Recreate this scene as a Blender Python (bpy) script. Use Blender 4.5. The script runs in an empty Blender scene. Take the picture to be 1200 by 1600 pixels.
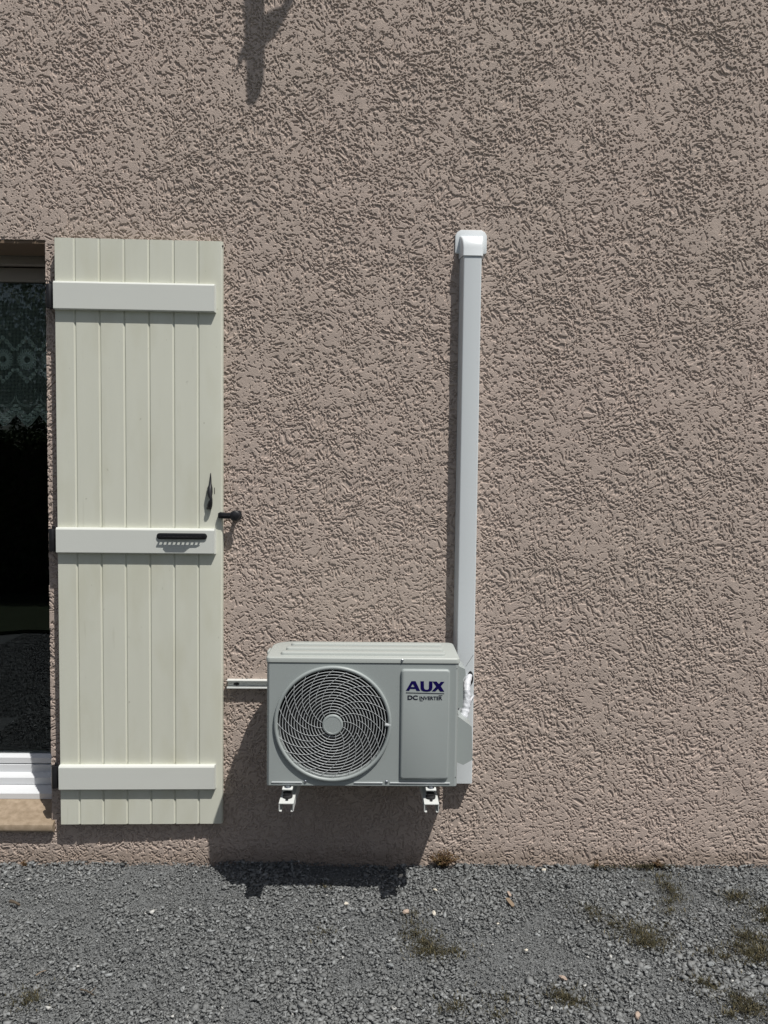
import bpy, bmesh, math, random
import numpy as np
from mathutils import Vector, Matrix

random.seed(7)
RNG = np.random.default_rng(11)
SC = bpy.context.scene
COL = SC.collection

# ------------------------------------------------------------------ camera
F, PITCH, ROLL, YAW, ZW, HC = 1207.08, .0548, .0119, .0164, 3.1401, 1.6543
cam = bpy.data.objects.new('camera', bpy.data.cameras.new('camera'))
COL.objects.link(cam)
cam.data.sensor_fit = 'VERTICAL'
cam.data.sensor_height = 36.0
cam.data.lens = 36.0 * F / 1600.0
cam.data.clip_start = .05
cam.data.clip_end = 300
cam.matrix_world = (Matrix.Translation((0, -ZW, HC)) @ Matrix.Rotation(-YAW, 4, 'Z')
                    @ Matrix.Rotation(math.pi / 2 - PITCH, 4, 'X') @ Matrix.Rotation(ROLL, 4, 'Z'))
SC.camera = cam

# ------------------------------------------------------------------ light
KX, KZ = .8078, 2.385                         # sun ray: for 1 m towards the wall, left and down by these
w = bpy.data.worlds.new("World")
SC.world = w
w.use_nodes = True
nt = w.node_tree
bg = nt.nodes['Background']
sky = nt.nodes.new('ShaderNodeTexSky')
sky.sky_type = 'NISHITA'
sky.sun_disc = False
sky.sun_elevation = math.atan(KZ / math.hypot(KX, 1))
sky.sun_rotation = math.atan2(KX, -1)
sky.air_density = 1.0
sky.dust_density = 1.5
hs = nt.nodes.new('ShaderNodeHueSaturation')
hs.inputs['Saturation'].default_value = .62
nt.links.new(sky.outputs[0], hs.inputs['Color'])
nt.links.new(hs.outputs[0], bg.inputs[0])
bg.inputs[1].default_value = .066
sun = bpy.data.objects.new('sun', bpy.data.lights.new('sun', 'SUN'))
COL.objects.link(sun)
sun.data.energy = 4.3
sun.data.angle = math.radians(.53)
sun.data.color = (1, .965, .91)
sun.rotation_euler = Vector((-KX, 1, -KZ)).to_track_quat('-Z', 'Y').to_euler()
SC.view_settings.view_transform = 'Standard'
SC.view_settings.look = 'None'
SC.view_settings.exposure = 0
SC.view_settings.gamma = 1


# ------------------------------------------------------------------ helpers
def at(px, py, out=0.0):
    """point of the photograph (1200 x 1600) on the plane 'out' metres in front of the wall -> X, Z"""
    a, b = px - 600, py - 800
    c, s = math.cos(ROLL), math.sin(ROLL)
    u, v = a * c + b * s, -a * s + b * c
    x, y2, z2 = u / F, -v / F, 1.0
    c, s = math.cos(PITCH), math.sin(PITCH)
    y, z = y2 * c - z2 * s, y2 * s + z2 * c
    c, s = math.cos(YAW), math.sin(YAW)
    X, fw = x * c + z * s, -x * s + z * c
    t = (ZW - out) / fw
    return X * t, HC + y * t, (X, fw, y)


def gnd(px, py, z=0.0):
    X, fw, y = at(px, py)[2]
    t = (z - HC) / y
    return X * t, -(ZW - fw * t)


def _h(ix, iy, seed):
    n = (ix.astype(np.int64) * 374761393 + iy.astype(np.int64) * 668265263 + seed * 1442695041) & 0xffffffff
    n = ((n ^ (n >> 13)) * 1274126177) & 0xffffffff
    n = n ^ (n >> 16)
    return (n & 0xffff).astype(np.float32) / 65535.0


def vnoise(x, y, seed=0):
    ix, iy = np.floor(x), np.floor(y)
    fx, fy = (x - ix).astype(np.float32), (y - iy).astype(np.float32)
    fx = fx * fx * fx * (fx * (fx * 6 - 15) + 10)
    fy = fy * fy * fy * (fy * (fy * 6 - 15) + 10)
    a, b = _h(ix, iy, seed), _h(ix + 1, iy, seed)
    c, d = _h(ix, iy + 1, seed), _h(ix + 1, iy + 1, seed)
    return (a + (b - a) * fx) * (1 - fy) + (c + (d - c) * fx) * fy


def fbm(x, y, oct=3, seed=0):
    r, amp, tot = 0, 1.0, 0
    for k in range(oct):
        r = r + amp * vnoise(x * 2 ** k + 17.3 * k, y * 2 ** k + 5.1 * k, seed + k)
        tot += amp
        amp *= .5
    return r / tot


def sstep(a, b, x):
    t = np.clip((x - a) / (b - a), 0, 1)
    return t * t * (3 - 2 * t)


def tag(o, label=None, cat=None, group=None, kind=None):
    if label: o['label'] = label
    if cat: o['category'] = cat
    if group: o['group'] = group
    if kind: o['kind'] = kind
    return o


def empty(name, loc, rz=0.0):
    o = bpy.data.objects.new(name, None)
    o.empty_display_size = .1
    COL.objects.link(o)
    o.location = loc
    o.rotation_euler = (0, 0, rz)
    return o


def link(name, me, mat, parent=None, loc=None, smooth=None):
    o = bpy.data.objects.new(name, me)
    COL.objects.link(o)
    if mat is not None: me.materials.append(mat)
    if parent is not None: o.parent = parent
    if loc is not None: o.location = loc
    if smooth is not None:
        me.polygons.foreach_set('use_smooth', [True] * len(me.polygons))
        if smooth < 3:
            me.update()
            me.set_sharp_from_angle(angle=smooth)
    return o


class MB:
    def __init__(s):
        s.bm = bmesh.new()

    def box(s, x0, x1, y0, y1, z0, z1, bev=0.0, seg=2, rot=None):
        g = bmesh.ops.create_cube(s.bm, size=1)
        vs = g['verts']
        for v in vs:
            v.co = Vector((x0 + (v.co.x + .5) * (x1 - x0), y0 + (v.co.y + .5) * (y1 - y0), z0 + (v.co.z + .5) * (z1 - z0)))
        if rot is not None:
            c = Vector(((x0 + x1) / 2, (y0 + y1) / 2, (z0 + z1) / 2))
            for v in vs: v.co = c + rot @ (v.co - c)
        if bev:
            es = list({e for v in vs for e in v.link_edges})
            bmesh.ops.bevel(s.bm, geom=es, offset=bev, segments=seg, affect='EDGES', profile=.5)
        return s

    def prism(s, pts, axis, a, b, bev=0.0, seg=2):
        """pts 2D outline; axis 'x','y','z' = extrusion axis from a to b"""
        def P(p, t):
            return {'x': (t, p[0], p[1]), 'y': (p[0], t, p[1]), 'z': (p[0], p[1], t)}[axis]
        A = [s.bm.verts.new(P(p, a)) for p in pts]
        B = [s.bm.verts.new(P(p, b)) for p in pts]
        n = len(pts)
        fs = [s.bm.faces.new(A), s.bm.faces.new(B[::-1])]
        for i in range(n):
            fs.append(s.bm.faces.new((A[i], B[i], B[(i + 1) % n], A[(i + 1) % n])))
        bmesh.ops.recalc_face_normals(s.bm, faces=fs)
        if bev:
            es = [e for e in fs[1].edges]
            bmesh.ops.bevel(s.bm, geom=es, offset=bev, segments=seg, affect='EDGES', profile=.5)
        return s

    def cyl(s, c, axis, r, h, n=24, r2=None, bev=0.0):
        g = bmesh.ops.create_cone(s.bm, cap_ends=True, segments=n, radius1=r, radius2=r if r2 is None else r2, depth=h)
        q = Vector((0, 0, 1)).rotation_difference(Vector(axis).normalized())
        for v in g['verts']: v.co = Vector(c) + q @ v.co
        if bev:
            fs = {f for v in g['verts'] for f in v.link_faces if len(f.verts) > 4}
            es = list({e for f in fs for e in f.edges})
            bmesh.ops.bevel(s.bm, geom=es, offset=bev, segments=2, affect='EDGES', profile=.5)
        return s

    def tube(s, path, r, n=8, closed=False, caps=True):
        path = [Vector(p) for p in path]
        m = len(path)
        R = r if hasattr(r, '__len__') else [r] * m
        up = None
        rings = []
        for i, p in enumerate(path):
            if closed:
                t = path[(i + 1) % m] - path[i - 1]
            else:
                t = path[min(i + 1, m - 1)] - path[max(i - 1, 0)]
            t.normalize()
            if up is None:
                up = t.orthogonal().normalized()
            up = (up - t * up.dot(t)).normalized()
            b = t.cross(up)
            rings.append([s.bm.verts.new(p + R[i] * (math.cos(a) * up + math.sin(a) * b))
                          for a in (2 * math.pi * k / n for k in range(n))])
        for i in range(m if closed else m - 1):
            A, B = rings[i], rings[(i + 1) % m]
            for k in range(n):
                s.bm.faces.new((A[k], A[(k + 1) % n], B[(k + 1) % n], B[k]))
        if caps and not closed:
            s.bm.faces.new(rings[0][::-1])
            s.bm.faces.new(rings[-1])
        return s

    def lathe(s, prof, c, axis=(0, 0, 1), n=32):
        q = Vector((0, 0, 1)).rotation_difference(Vector(axis).normalized())
        rings = []
        for r, z in prof:
            rings.append([s.bm.verts.new(Vector(c) + q @ Vector((r * math.cos(a), r * math.sin(a), z)))
                          for a in (2 * math.pi * k / n for k in range(n))])
        fs = []
        for A, B in zip(rings, rings[1:]):
            for k in range(n):
                fs.append(s.bm.faces.new((A[k], A[(k + 1) % n], B[(k + 1) % n], B[k])))
        if prof[0][0] > 1e-6: fs.append(s.bm.faces.new(rings[0][::-1]))
        if prof[-1][0] > 1e-6: fs.append(s.bm.faces.new(rings[-1]))
        return s

    def build(s, name, mat, parent=None, smooth=.6, loc=None):
        me = bpy.data.meshes.new(name)
        bmesh.ops.recalc_face_normals(s.bm, faces=s.bm.faces)
        s.bm.to_mesh(me)
        s.bm.free()
        return link(name, me, mat, parent, loc, smooth)


def rrect(x0, x1, z0, z1, r, n=5):
    pts = []
    for cx, cz, a0 in ((x1 - r, z1 - r, 0), (x0 + r, z1 - r, 90), (x0 + r, z0 + r, 180), (x1 - r, z0 + r, 270)):
        for k in range(n + 1):
            a = math.radians(a0 + 90 * k / n)
            pts.append((cx + r * math.cos(a), cz + r * math.sin(a)))
    return pts


# ------------------------------------------------------------------ materials
def mat(name, col, rough=.5, metal=0.0, var=0.0, vscale=6.0, bump=0.0, bscale=200.0, col2=None, spec=.5, stretch=None, coat=0.0):
    m = bpy.data.materials.new(name)
    m.use_nodes = True
    t = m.node_tree
    b = t.nodes['Principled BSDF']
    b.inputs['Base Color'].default_value = (*col, 1)
    b.inputs['Roughness'].default_value = rough
    b.inputs['Metallic'].default_value = metal
    b.inputs['Specular IOR Level'].default_value = spec
    b.inputs['Coat Weight'].default_value = coat
    tc = t.nodes.new('ShaderNodeTexCoord')
    src = tc.outputs['Object']
    if stretch:
        mp = t.nodes.new('ShaderNodeMapping')
        mp.inputs['Scale'].default_value = stretch
        t.links.new(src, mp.inputs[0])
        src = mp.outputs[0]
    if var or col2:
        n = t.nodes.new('ShaderNodeTexNoise')
        n.inputs['Scale'].default_value = vscale
        n.inputs['Detail'].default_value = 6
        n.inputs['Roughness'].default_value = .6
        t.links.new(src, n.inputs[0])
        r = t.nodes.new('ShaderNodeValToRGB')
        r.color_ramp.elements[0].position = .3
        r.color_ramp.elements[1].position = .7
        c2 = col2 or tuple(c * (1 + var) for c in col)
        c1 = tuple(c * (1 - var) for c in col)
        r.color_ramp.elements[0].color = (*c1, 1)
        r.color_ramp.elements[1].color = (*c2, 1)
        t.links.new(n.outputs[0], r.inputs[0])
        t.links.new(r.outputs[0], b.inputs['Base Color'])
    if bump:
        n = t.nodes.new('ShaderNodeTexNoise')
        n.inputs['Scale'].default_value = bscale
        n.inputs['Detail'].default_value = 4
        t.links.new(src, n.inputs[0])
        bp = t.nodes.new('ShaderNodeBump')
        bp.inputs['Strength'].default_value = 1
        bp.inputs['Distance'].default_value = bump
        t.links.new(n.outputs[0], bp.inputs['Height'])
        t.links.new(bp.outputs[0], b.inputs['Normal'])
    return m


def render_mat():
    m = mat('roughcast', (.40, .325, .28), .92, spec=.2)
    t = m.node_tree
    b = t.nodes['Principled BSDF']
    tc = t.nodes.new('ShaderNodeTexCoord')
    n1 = t.nodes.new('ShaderNodeTexNoise'); n1.inputs['Scale'].default_value = 1.3; n1.inputs['Detail'].default_value = 4
    n2 = t.nodes.new('ShaderNodeTexNoise'); n2.inputs['Scale'].default_value = 260; n2.inputs['Detail'].default_value = 3
    for n in (n1, n2): t.links.new(tc.outputs['Object'], n.inputs[0])
    r1 = t.nodes.new('ShaderNodeValToRGB')
    r1.color_ramp.elements[0].position = .3; r1.color_ramp.elements[1].position = .7
    r1.color_ramp.elements[0].color = (.488, .410, .360, 1)
    r1.color_ramp.elements[1].color = (.518, .428, .380, 1)
    t.links.new(n1.outputs[0], r1.inputs[0])
    r2 = t.nodes.new('ShaderNodeValToRGB')
    r2.color_ramp.elements[0].position = .3; r2.color_ramp.elements[1].position = .75
    r2.color_ramp.elements[0].color = (.80, .80, .80, 1)
    r2.color_ramp.elements[1].color = (1.08, 1.07, 1.05, 1)
    t.links.new(n2.outputs[0], r2.inputs[0])
    mx = t.nodes.new('ShaderNodeMix'); mx.data_type = 'RGBA'; mx.blend_type = 'MULTIPLY'
    mx.inputs['Factor'].default_value = 1
    t.links.new(r1.outputs[0], mx.inputs['A']); t.links.new(r2.outputs[0], mx.inputs['B'])
    # splashed dirt in the last centimetres above the gravel
    sx = t.nodes.new('ShaderNodeSeparateXYZ'); t.links.new(tc.outputs['Object'], sx.inputs[0])
    n3 = t.nodes.new('ShaderNodeTexNoise'); n3.inputs['Scale'].default_value = 14; n3.inputs['Detail'].default_value = 5
    t.links.new(tc.outputs['Object'], n3.inputs[0])
    ma = t.nodes.new('ShaderNodeMath'); ma.operation = 'MULTIPLY_ADD'
    ma.inputs[1].default_value = -.10; ma.inputs[2].default_value = .09
    t.links.new(n3.outputs[0], ma.inputs[0])
    mr = t.nodes.new('ShaderNodeMapRange'); mr.inputs['From Min'].default_value = 0; mr.inputs['From Max'].default_value = .05
    mr.inputs['To Min'].default_value = .45; mr.inputs['To Max'].default_value = 0
    sb = t.nodes.new('ShaderNodeMath'); sb.operation = 'SUBTRACT'
    t.links.new(sx.outputs['Z'], sb.inputs[0]); t.links.new(ma.outputs[0], sb.inputs[1])
    t.links.new(sb.outputs[0], mr.inputs['Value'])
    m2 = t.nodes.new('ShaderNodeMix'); m2.data_type = 'RGBA'
    t.links.new(mr.outputs[0], m2.inputs['Factor']); t.links.new(mx.outputs['Result'], m2.inputs['A'])
    m2.inputs['B'].default_value = (.22, .17, .13, 1)
    t.links.new(m2.outputs['Result'], b.inputs['Base Color'])
    bp = t.nodes.new('ShaderNodeBump'); bp.inputs['Distance'].default_value = .0018
    t.links.new(n2.outputs[0], bp.inputs['Height']); t.links.new(bp.outputs[0], b.inputs['Normal'])
    return m


def attr_mat(name, stops, rough=.8, bump=.0, bscale=300):
    m = mat(name, (.1, .1, .1), rough, bump=bump, bscale=bscale, spec=.4)
    t = m.node_tree
    a = t.nodes.new('ShaderNodeAttribute'); a.attribute_name = 'tint'
    r = t.nodes.new('ShaderNodeValToRGB')
    el = r.color_ramp.elements
    while len(el) < len(stops): el.new(.5)
    for e, (p, c) in zip(el, stops):
        e.position = p; e.color = (*c, 1)
    t.links.new(a.outputs['Fac'], r.inputs[0])
    t.links.new(r.outputs[0], t.nodes['Principled BSDF'].inputs['Base Color'])
    return m


M = {}
M['wall'] = render_mat()
M['gravel'] = attr_mat('slate_gravel', [(0, (.075, .080, .082)), (.35, (.158, .164, .164)), (.7, (.220, .228, .228)), (.96, (.32, .335, .34)), (1, (.52, .52, .50))], .75, .0006, 500)
M['grit'] = mat('slate_grit', (.15, .157, .160), .9, var=.45, vscale=160, bump=.004, bscale=220)
M['shutter'] = mat('cream_lacquer', (.65, .66, .57), .42, var=.025, vscale=2.0, bump=.00015, bscale=500, stretch=(6, 6, 1))
_t = M['shutter'].node_tree
_b = _t.nodes['Principled BSDF']
_src = _b.inputs['Base Color'].links[0].from_socket
_tc = _t.nodes.new('ShaderNodeTexCoord')
for sc_, lo_, hi_, fac_, col_, st_ in ((3.2, .50, .72, .38, (.50, .49, .36), (2.2, 1, .8)), (42, .70, .76, .40, (.20, .19, .13), (1, 1, .6)), (9, .66, .82, .30, (.40, .40, .29), (6, 1, .5))):
    _mp = _t.nodes.new('ShaderNodeMapping'); _mp.inputs['Scale'].default_value = st_
    _n = _t.nodes.new('ShaderNodeTexNoise'); _n.inputs['Scale'].default_value = sc_; _n.inputs['Detail'].default_value = 5
    _r = _t.nodes.new('ShaderNodeMapRange'); _r.inputs['From Min'].default_value = lo_; _r.inputs['From Max'].default_value = hi_; _r.inputs['To Max'].default_value = fac_
    _m = _t.nodes.new('ShaderNodeMix'); _m.data_type = 'RGBA'
    _t.links.new(_tc.outputs['Object'], _mp.inputs[0]); _t.links.new(_mp.outputs[0], _n.inputs[0]); _t.links.new(_n.outputs[0], _r.inputs['Value'])
    _t.links.new(_r.outputs[0], _m.inputs['Factor']); _t.links.new(_src, _m.inputs['A']); _m.inputs['B'].default_value = (*col_, 1)
    _src = _m.outputs['Result']
_t.links.new(_src, _b.inputs['Base Color'])
M['rail'] = mat('pale_lacquer', (.65, .67, .63), .42, var=.015, vscale=3.0, bump=.00012, bscale=400)
M['black'] = mat('black_steel', (.012, .012, .014), .42, var=.3, vscale=60)
M['rubber'] = mat('black_rubber', (.015, .015, .016), .8)
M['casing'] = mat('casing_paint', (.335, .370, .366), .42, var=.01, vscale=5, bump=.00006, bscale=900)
M['lid'] = mat('casing_paint_sunlit', (.42, .45, .43), .42, bump=.00006, bscale=900)  # same paint as the casing, lightened for the light falling on the top
M['wire'] = mat('grille_coating', (.56, .59, .60), .35)
M['dark'] = mat('dark_interior', (.006, .006, .007), .7)
M['fan'] = mat('dark_fan_plastic', (.009, .009, .011), .4)
M['pvc'] = mat('duct_pvc', (.64, .68, .70), .38, var=.01, vscale=3, bump=.0001, bscale=120)
M['cap'] = mat('duct_cap_pvc', (.76, .80, .82), .32)
M['white'] = mat('white_window_pvc', (.66, .68, .70), .3)
M['wrap'] = mat('white_wrapping_tape', (.62, .64, .68), .4, bump=.004, bscale=70)
M['zinc'] = mat('white_powder_coat', (.66, .68, .66), .45)
M['steel'] = mat('bolt_steel', (.45, .47, .5), .3, metal=1)
M['blue'] = mat('blue_lettering', (.006, .003, .075), .8, spec=.1)
M['ink'] = mat('dark_lettering', (.012, .013, .03), .8, spec=.1)
M['tile'] = mat('terracotta_tile', (.27, .205, .135), .6, var=.14, vscale=34, col2=(.37, .29, .21), bump=.0004, bscale=150)
M['brown'] = mat('shaded_soffit', (.17, .12, .08), .8, var=.1)  # wall colour with the shade under the lintel painted in
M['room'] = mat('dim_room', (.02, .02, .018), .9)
M['lace'] = mat('lace_thread', (.88, .92, .86), .9)
M['chalk'] = mat('pale_stone', (.60, .56, .48), .8, var=.12, vscale=90, bump=.002, bscale=120)
M['pink'] = mat('pink_stone', (.42, .33, .27), .8, var=.15, vscale=90, bump=.002, bscale=120)
M['wood'] = mat('weathered_wood', (.24, .18, .125), .8, var=.2, vscale=80, stretch=(1, 8, 1))
M['weedred'] = attr_mat('dry_weed', [(0, (.05, .02, .015)), (.5, (.12, .07, .03)), (1, (.16, .13, .05))], .8)
M['moss'] = attr_mat('dry_grass', [(0, (.026, .020, .012)), (.5, (.042, .040, .019)), (.85, (.08, .07, .035)), (1, (.19, .16, .09))], .9)
M['bark'] = mat('bark', (.09, .07, .05), .95, var=.3, vscale=12)
M['leaf'] = attr_mat('foliage', [(0, (.03, .05, .015)), (1, (.07, .11, .03))], .6)

gl = bpy.data.materials.new('window_glass')
gl.use_nodes = True
t = gl.node_tree
t.nodes.clear()
o_ = t.nodes.new('ShaderNodeOutputMaterial'); mix = t.nodes.new('ShaderNodeMixShader'); fr = t.nodes.new('ShaderNodeFresnel')
tr = t.nodes.new('ShaderNodeBsdfTransparent'); gs = t.nodes.new('ShaderNodeBsdfGlossy')
tr.inputs[0].default_value = (.88, .92, .90, 1); gs.inputs['Roughness'].default_value = .004
gs.inputs['Color'].default_value = (.9, .95, 1, 1)
fr.inputs[0].default_value = 1.5
t.links.new(fr.outputs[0], mix.inputs[0]); t.links.new(tr.outputs[0], mix.inputs[1]); t.links.new(gs.outputs[0], mix.inputs[2])
t.links.new(mix.outputs[0], o_.inputs[0])
M['glass'] = gl


def numpy_mesh(name, co, faces, tint=None):
    """co (n,3) float, faces (m,k) int"""
    me = bpy.data.meshes.new(name)
    k = faces.shape[1]
    me.vertices.add(len(co)); me.vertices.foreach_set('co', co.astype(np.float32).ravel())
    me.loops.add(faces.size); me.loops.foreach_set('vertex_index', faces.astype(np.int32).ravel())
    me.polygons.add(len(faces))
    me.polygons.foreach_set('loop_start', np.arange(0, faces.size, k, dtype=np.int32))
    try: me.polygons.foreach_set('loop_total', np.full(len(faces), k, dtype=np.int32))
    except Exception: pass
    me.update(calc_edges=True)
    if tint is not None:
        a = me.attributes.new('tint', 'FLOAT', 'POINT')
        a.data.foreach_set('value', tint.astype(np.float32))
    return me


# ------------------------------------------------------------------ house wall (roughcast relief as real geometry)
OX0, OX1, OZ0, OZ1 = -2.62, -1.3066, .190, 2.548        # the glazed door's opening


def spaced(lo, hi, step, far_lo, far_hi, snaps):
    mid = np.arange(lo, hi + step / 2, step)
    for s_ in snaps:
        if lo < s_ < hi: mid[np.argmin(abs(mid - s_))] = s_
    L, st = [], step
    v = lo
    while v > far_lo:
        st = min(st * 1.12, .03); v -= st; L.append(v)
    Rr, st, v = [], step, hi
    while v < far_hi:
        st = min(st * 1.12, .03); v += st; Rr.append(v)
    return np.array(L[::-1] + list(mid) + Rr)


def relief(X, Z):
    """height (metres, <= 0 mostly) of the travelled render: flat floated islands with torn pits between"""
    wx = X + .022 * (fbm(X / .07, Z / .07, 2, 31) - .5) * 2
    wz = Z + .022 * (fbm(X / .07, Z / .07, 2, 47) - .5) * 2
    th = (fbm(X / .45, Z / .45, 2, 61) - .3) * 5.0          # sweep of the float
    ct, sn = np.cos(th), np.sin(th)
    f = 0
    for sc, amp, sd in ((.0104, .34, 3), (.0056, .38, 23), (.0036, .28, 43)):
        # a short average along the sweep draws the grain out into streaks
        ln = sc * .26
        a = 0
        for k, wgt in ((-1, .3), (0, .4), (1, .3)):
            a = a + wgt * vnoise((wx + k * ln * ct) / sc, (wz + k * ln * sn) / sc, sd)
        f = f + amp * a
    big = fbm(X / .13, Z / .13, 3, 77)
    thr = .480 + .20 * (big - .5)
    h = np.clip(.062 * (f - thr), -.0062, 0)
    h = -.0047 * (1 - (1 + h / .0062) ** 1.6)
    h = h + .0022 * (fbm(X / .05, Z / .05, 2, 5) - .5) + .003 * (fbm(X / .3, Z / .3, 2, 9) - .5)
    return h


XS = spaced(-1.64, 1.68, .0016, -4.4, 4.4, (OX0, OX1))
ZS = spaced(-.02, 3.56, .0016, -.12, 5.3, (OZ0, OZ1))
XS[np.argmin(abs(XS - OX0))] = OX0
Xg, Zg = np.meshgrid(XS, ZS)
Hh = relief(Xg, Zg)
# a rough vertical ridge of mortar below the corner of the sill, and rougher edge along the opening
Hh += .004 * np.exp(-((Xg + 1.292) / .012) ** 2) * (Zg < .2) * (fbm(Xg / .01, Zg / .01, 2, 8))
co = np.stack([Xg, -Hh, Zg], -1).reshape(-1, 3)
nx, nz = len(XS), len(ZS)
ii = np.arange(nx * nz).reshape(nz, nx)
q = np.stack([ii[:-1, :-1], ii[:-1, 1:], ii[1:, 1:], ii[1:, :-1]], -1)
cx = (Xg[:-1, :-1] + Xg[:-1, 1:]) / 2
cz = (Zg[:-1, :-1] + Zg[1:, :-1]) / 2
hole = (cx > OX0) & (cx < OX1) & (cz > OZ0) & (cz < OZ1)
quads = q[~hole].reshape(-1, 4)
# reveals (sides, top and bottom of the opening), from the torn edge of the render inwards
ix1 = int(np.argmin(abs(XS - OX1))); ix0 = int(np.argmin(abs(XS - OX0)))
iz0 = int(np.argmin(abs(ZS - OZ0))); iz1 = int(np.argmin(abs(ZS - OZ1)))
extra, ef = [], []
base = len(co)
for idx in (ii[iz0:iz1 + 1, ix1], ii[iz0:iz1 + 1, ix0][::-1], ii[iz1, ix0:ix1 + 1][::-1], ii[iz0, ix0:ix1 + 1]):
    n0 = base + len(extra)
    for v in idx:
        p = co[v].copy(); p[1] = .27; extra.append(p)
    for k in range(len(idx) - 1):
        ef.append((idx[k], idx[k + 1], n0 + k + 1, n0 + k))
co = np.vstack([co, np.array(extra)])
quads = np.vstack([quads, np.array(ef)])
me = numpy_mesh('house_wall', co, quads)
wall = link('house_wall', me, M['wall'], smooth=4)
tag(wall, 'pinkish beige house wall of coarse roughcast render behind the shutter and the outdoor unit', 'wall')
del Xg, Zg, Hh, co, quads, q, ii, hole, cx, cz

# ------------------------------------------------------------------ ground
gx = np.concatenate([np.linspace(-60, -3, 30), np.arange(-2.9, 2.9, .02), np.linspace(3, 60, 30)])
gy = np.concatenate([np.linspace(-60, -3, 30), np.arange(-2.9, .16, .02)])
GX, GY = np.meshgrid(gx, gy)


def ground_h(x, y):
    return .014 * (fbm(x / .45 + 9, y / .45 + 4, 3, 15) - .5) + np.exp(-((y + .02) / .06) ** 2) * (.004 + .022 * (fbm(x / .11 + 3, y / .2, 3, 55) - .42)) 


GZ = ground_h(GX, GY) - .008
n1, n2 = GX.shape
ii = np.arange(n1 * n2).reshape(n1, n2)
q = np.stack([ii[:-1, :-1], ii[:-1, 1:], ii[1:, 1:], ii[1:, :-1]], -1).reshape(-1, 4)
tag(link('ground', numpy_mesh('ground', np.stack([GX, GY, GZ], -1).reshape(-1, 3), q), M['grit'], smooth=4), kind='structure')


def shards(nt, flat):
    """a set of angular stone templates: hulls of random points"""
    out = []
    for k in range(nt):
        bm = bmesh.new()
        m = random.choice((7, 8, 9, 10))
        for j in range(m):
            a = random.uniform(0, 6.283); r = random.uniform(.65, 1)
            bm.verts.new((r * math.cos(a), r * math.sin(a) * random.uniform(.55, .9), random.uniform(-1, 1) * flat))
        res = bmesh.ops.convex_hull(bm, input=bm.verts)
        junk = [g for g in res['geom_interior'] + res['geom_unused'] if isinstance(g, bmesh.types.BMVert)]
        if junk: bmesh.ops.delete(bm, geom=list(set(junk)), context='VERTS')
        bmesh.ops.triangulate(bm, faces=bm.faces)
        bm.verts.index_update()
        out.append((np.array([v.co[:] for v in bm.verts]), np.array([[v.index for v in f.verts] for f in bm.faces])))
        bm.free()
    return out


def scatter(tmpl, X, Y, Zc, S, tilt, tint):
    """merge many stones into one array mesh"""
    N = len(X)
    az = RNG.uniform(0, 6.283, N); ta = RNG.uniform(0, 6.283, N); tl = tilt
    ca, sa = np.cos(az), np.sin(az)
    ct, st = np.cos(tl), np.sin(tl)
    kx, ky = np.cos(ta), np.sin(ta)
    # rotation about axis k=(kx,ky,0) by tl, after spin about z
    R = np.empty((N, 3, 3))
    R[:, 0, 0] = ct + kx * kx * (1 - ct); R[:, 0, 1] = kx * ky * (1 - ct); R[:, 0, 2] = ky * st
    R[:, 1, 0] = kx * ky * (1 - ct); R[:, 1, 1] = ct + ky * ky * (1 - ct); R[:, 1, 2] = -kx * st
    R[:, 2, 0] = -ky * st; R[:, 2, 1] = kx * st; R[:, 2, 2] = ct
    Z = np.zeros((N, 3, 3)); Z[:, 0, 0] = ca; Z[:, 0, 1] = -sa; Z[:, 1, 0] = sa; Z[:, 1, 1] = ca; Z[:, 2, 2] = 1
    R = R @ Z
    which = RNG.integers(0, len(tmpl), N)
    V, Fc, T, off = [], [], [], 0
    for k, (tv, tf) in enumerate(tmpl):
        sel = np.nonzero(which == k)[0]
        if not len(sel): continue
        v = np.einsum('nij,vj->nvi', R[sel], tv) * S[sel][:, None, None]
        v += np.stack([X[sel], Y[sel], Zc[sel]], -1)[:, None, :]
        m = tv.shape[0]
        f = tf[None] + (off + np.arange(len(sel)) * m)[:, None, None]
        V.append(v.reshape(-1, 3)); Fc.append(f.reshape(-1, 3)); T.append(np.repeat(tint[sel], m))
        off += m * len(sel)
    return np.vstack(V), np.vstack(Fc), np.concatenate(T)


N = 120000
X = RNG.uniform(-2.3, 2.3, N)
Y = -RNG.uniform(-.015, 1.50, N)
coarse = fbm(X / .35, Y / .35, 3, 201)
S = np.exp(RNG.normal(math.log(.0066), .38, N)) * (.62 + .75 * coarse)
S = np.clip(S, .0022, .019)
big_zone = np.exp(-((X - .95) / .35) ** 2 - ((Y + .80) / .16) ** 2)
S *= 1 + .45 * big_zone * (RNG.random(N) < .5)
lay = RNG.random(N)
Zc = ground_h(X, Y) - .006 + .010 * lay
tint = np.clip(RNG.normal(.52, .21, N) + .25 * (fbm(X / .5, Y / .5, 2, 77) - .5), 0, .93)
tint[RNG.random(N) < .003] = 1.0
nearw = Y > -.02
Zc[nearw] += .004
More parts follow.
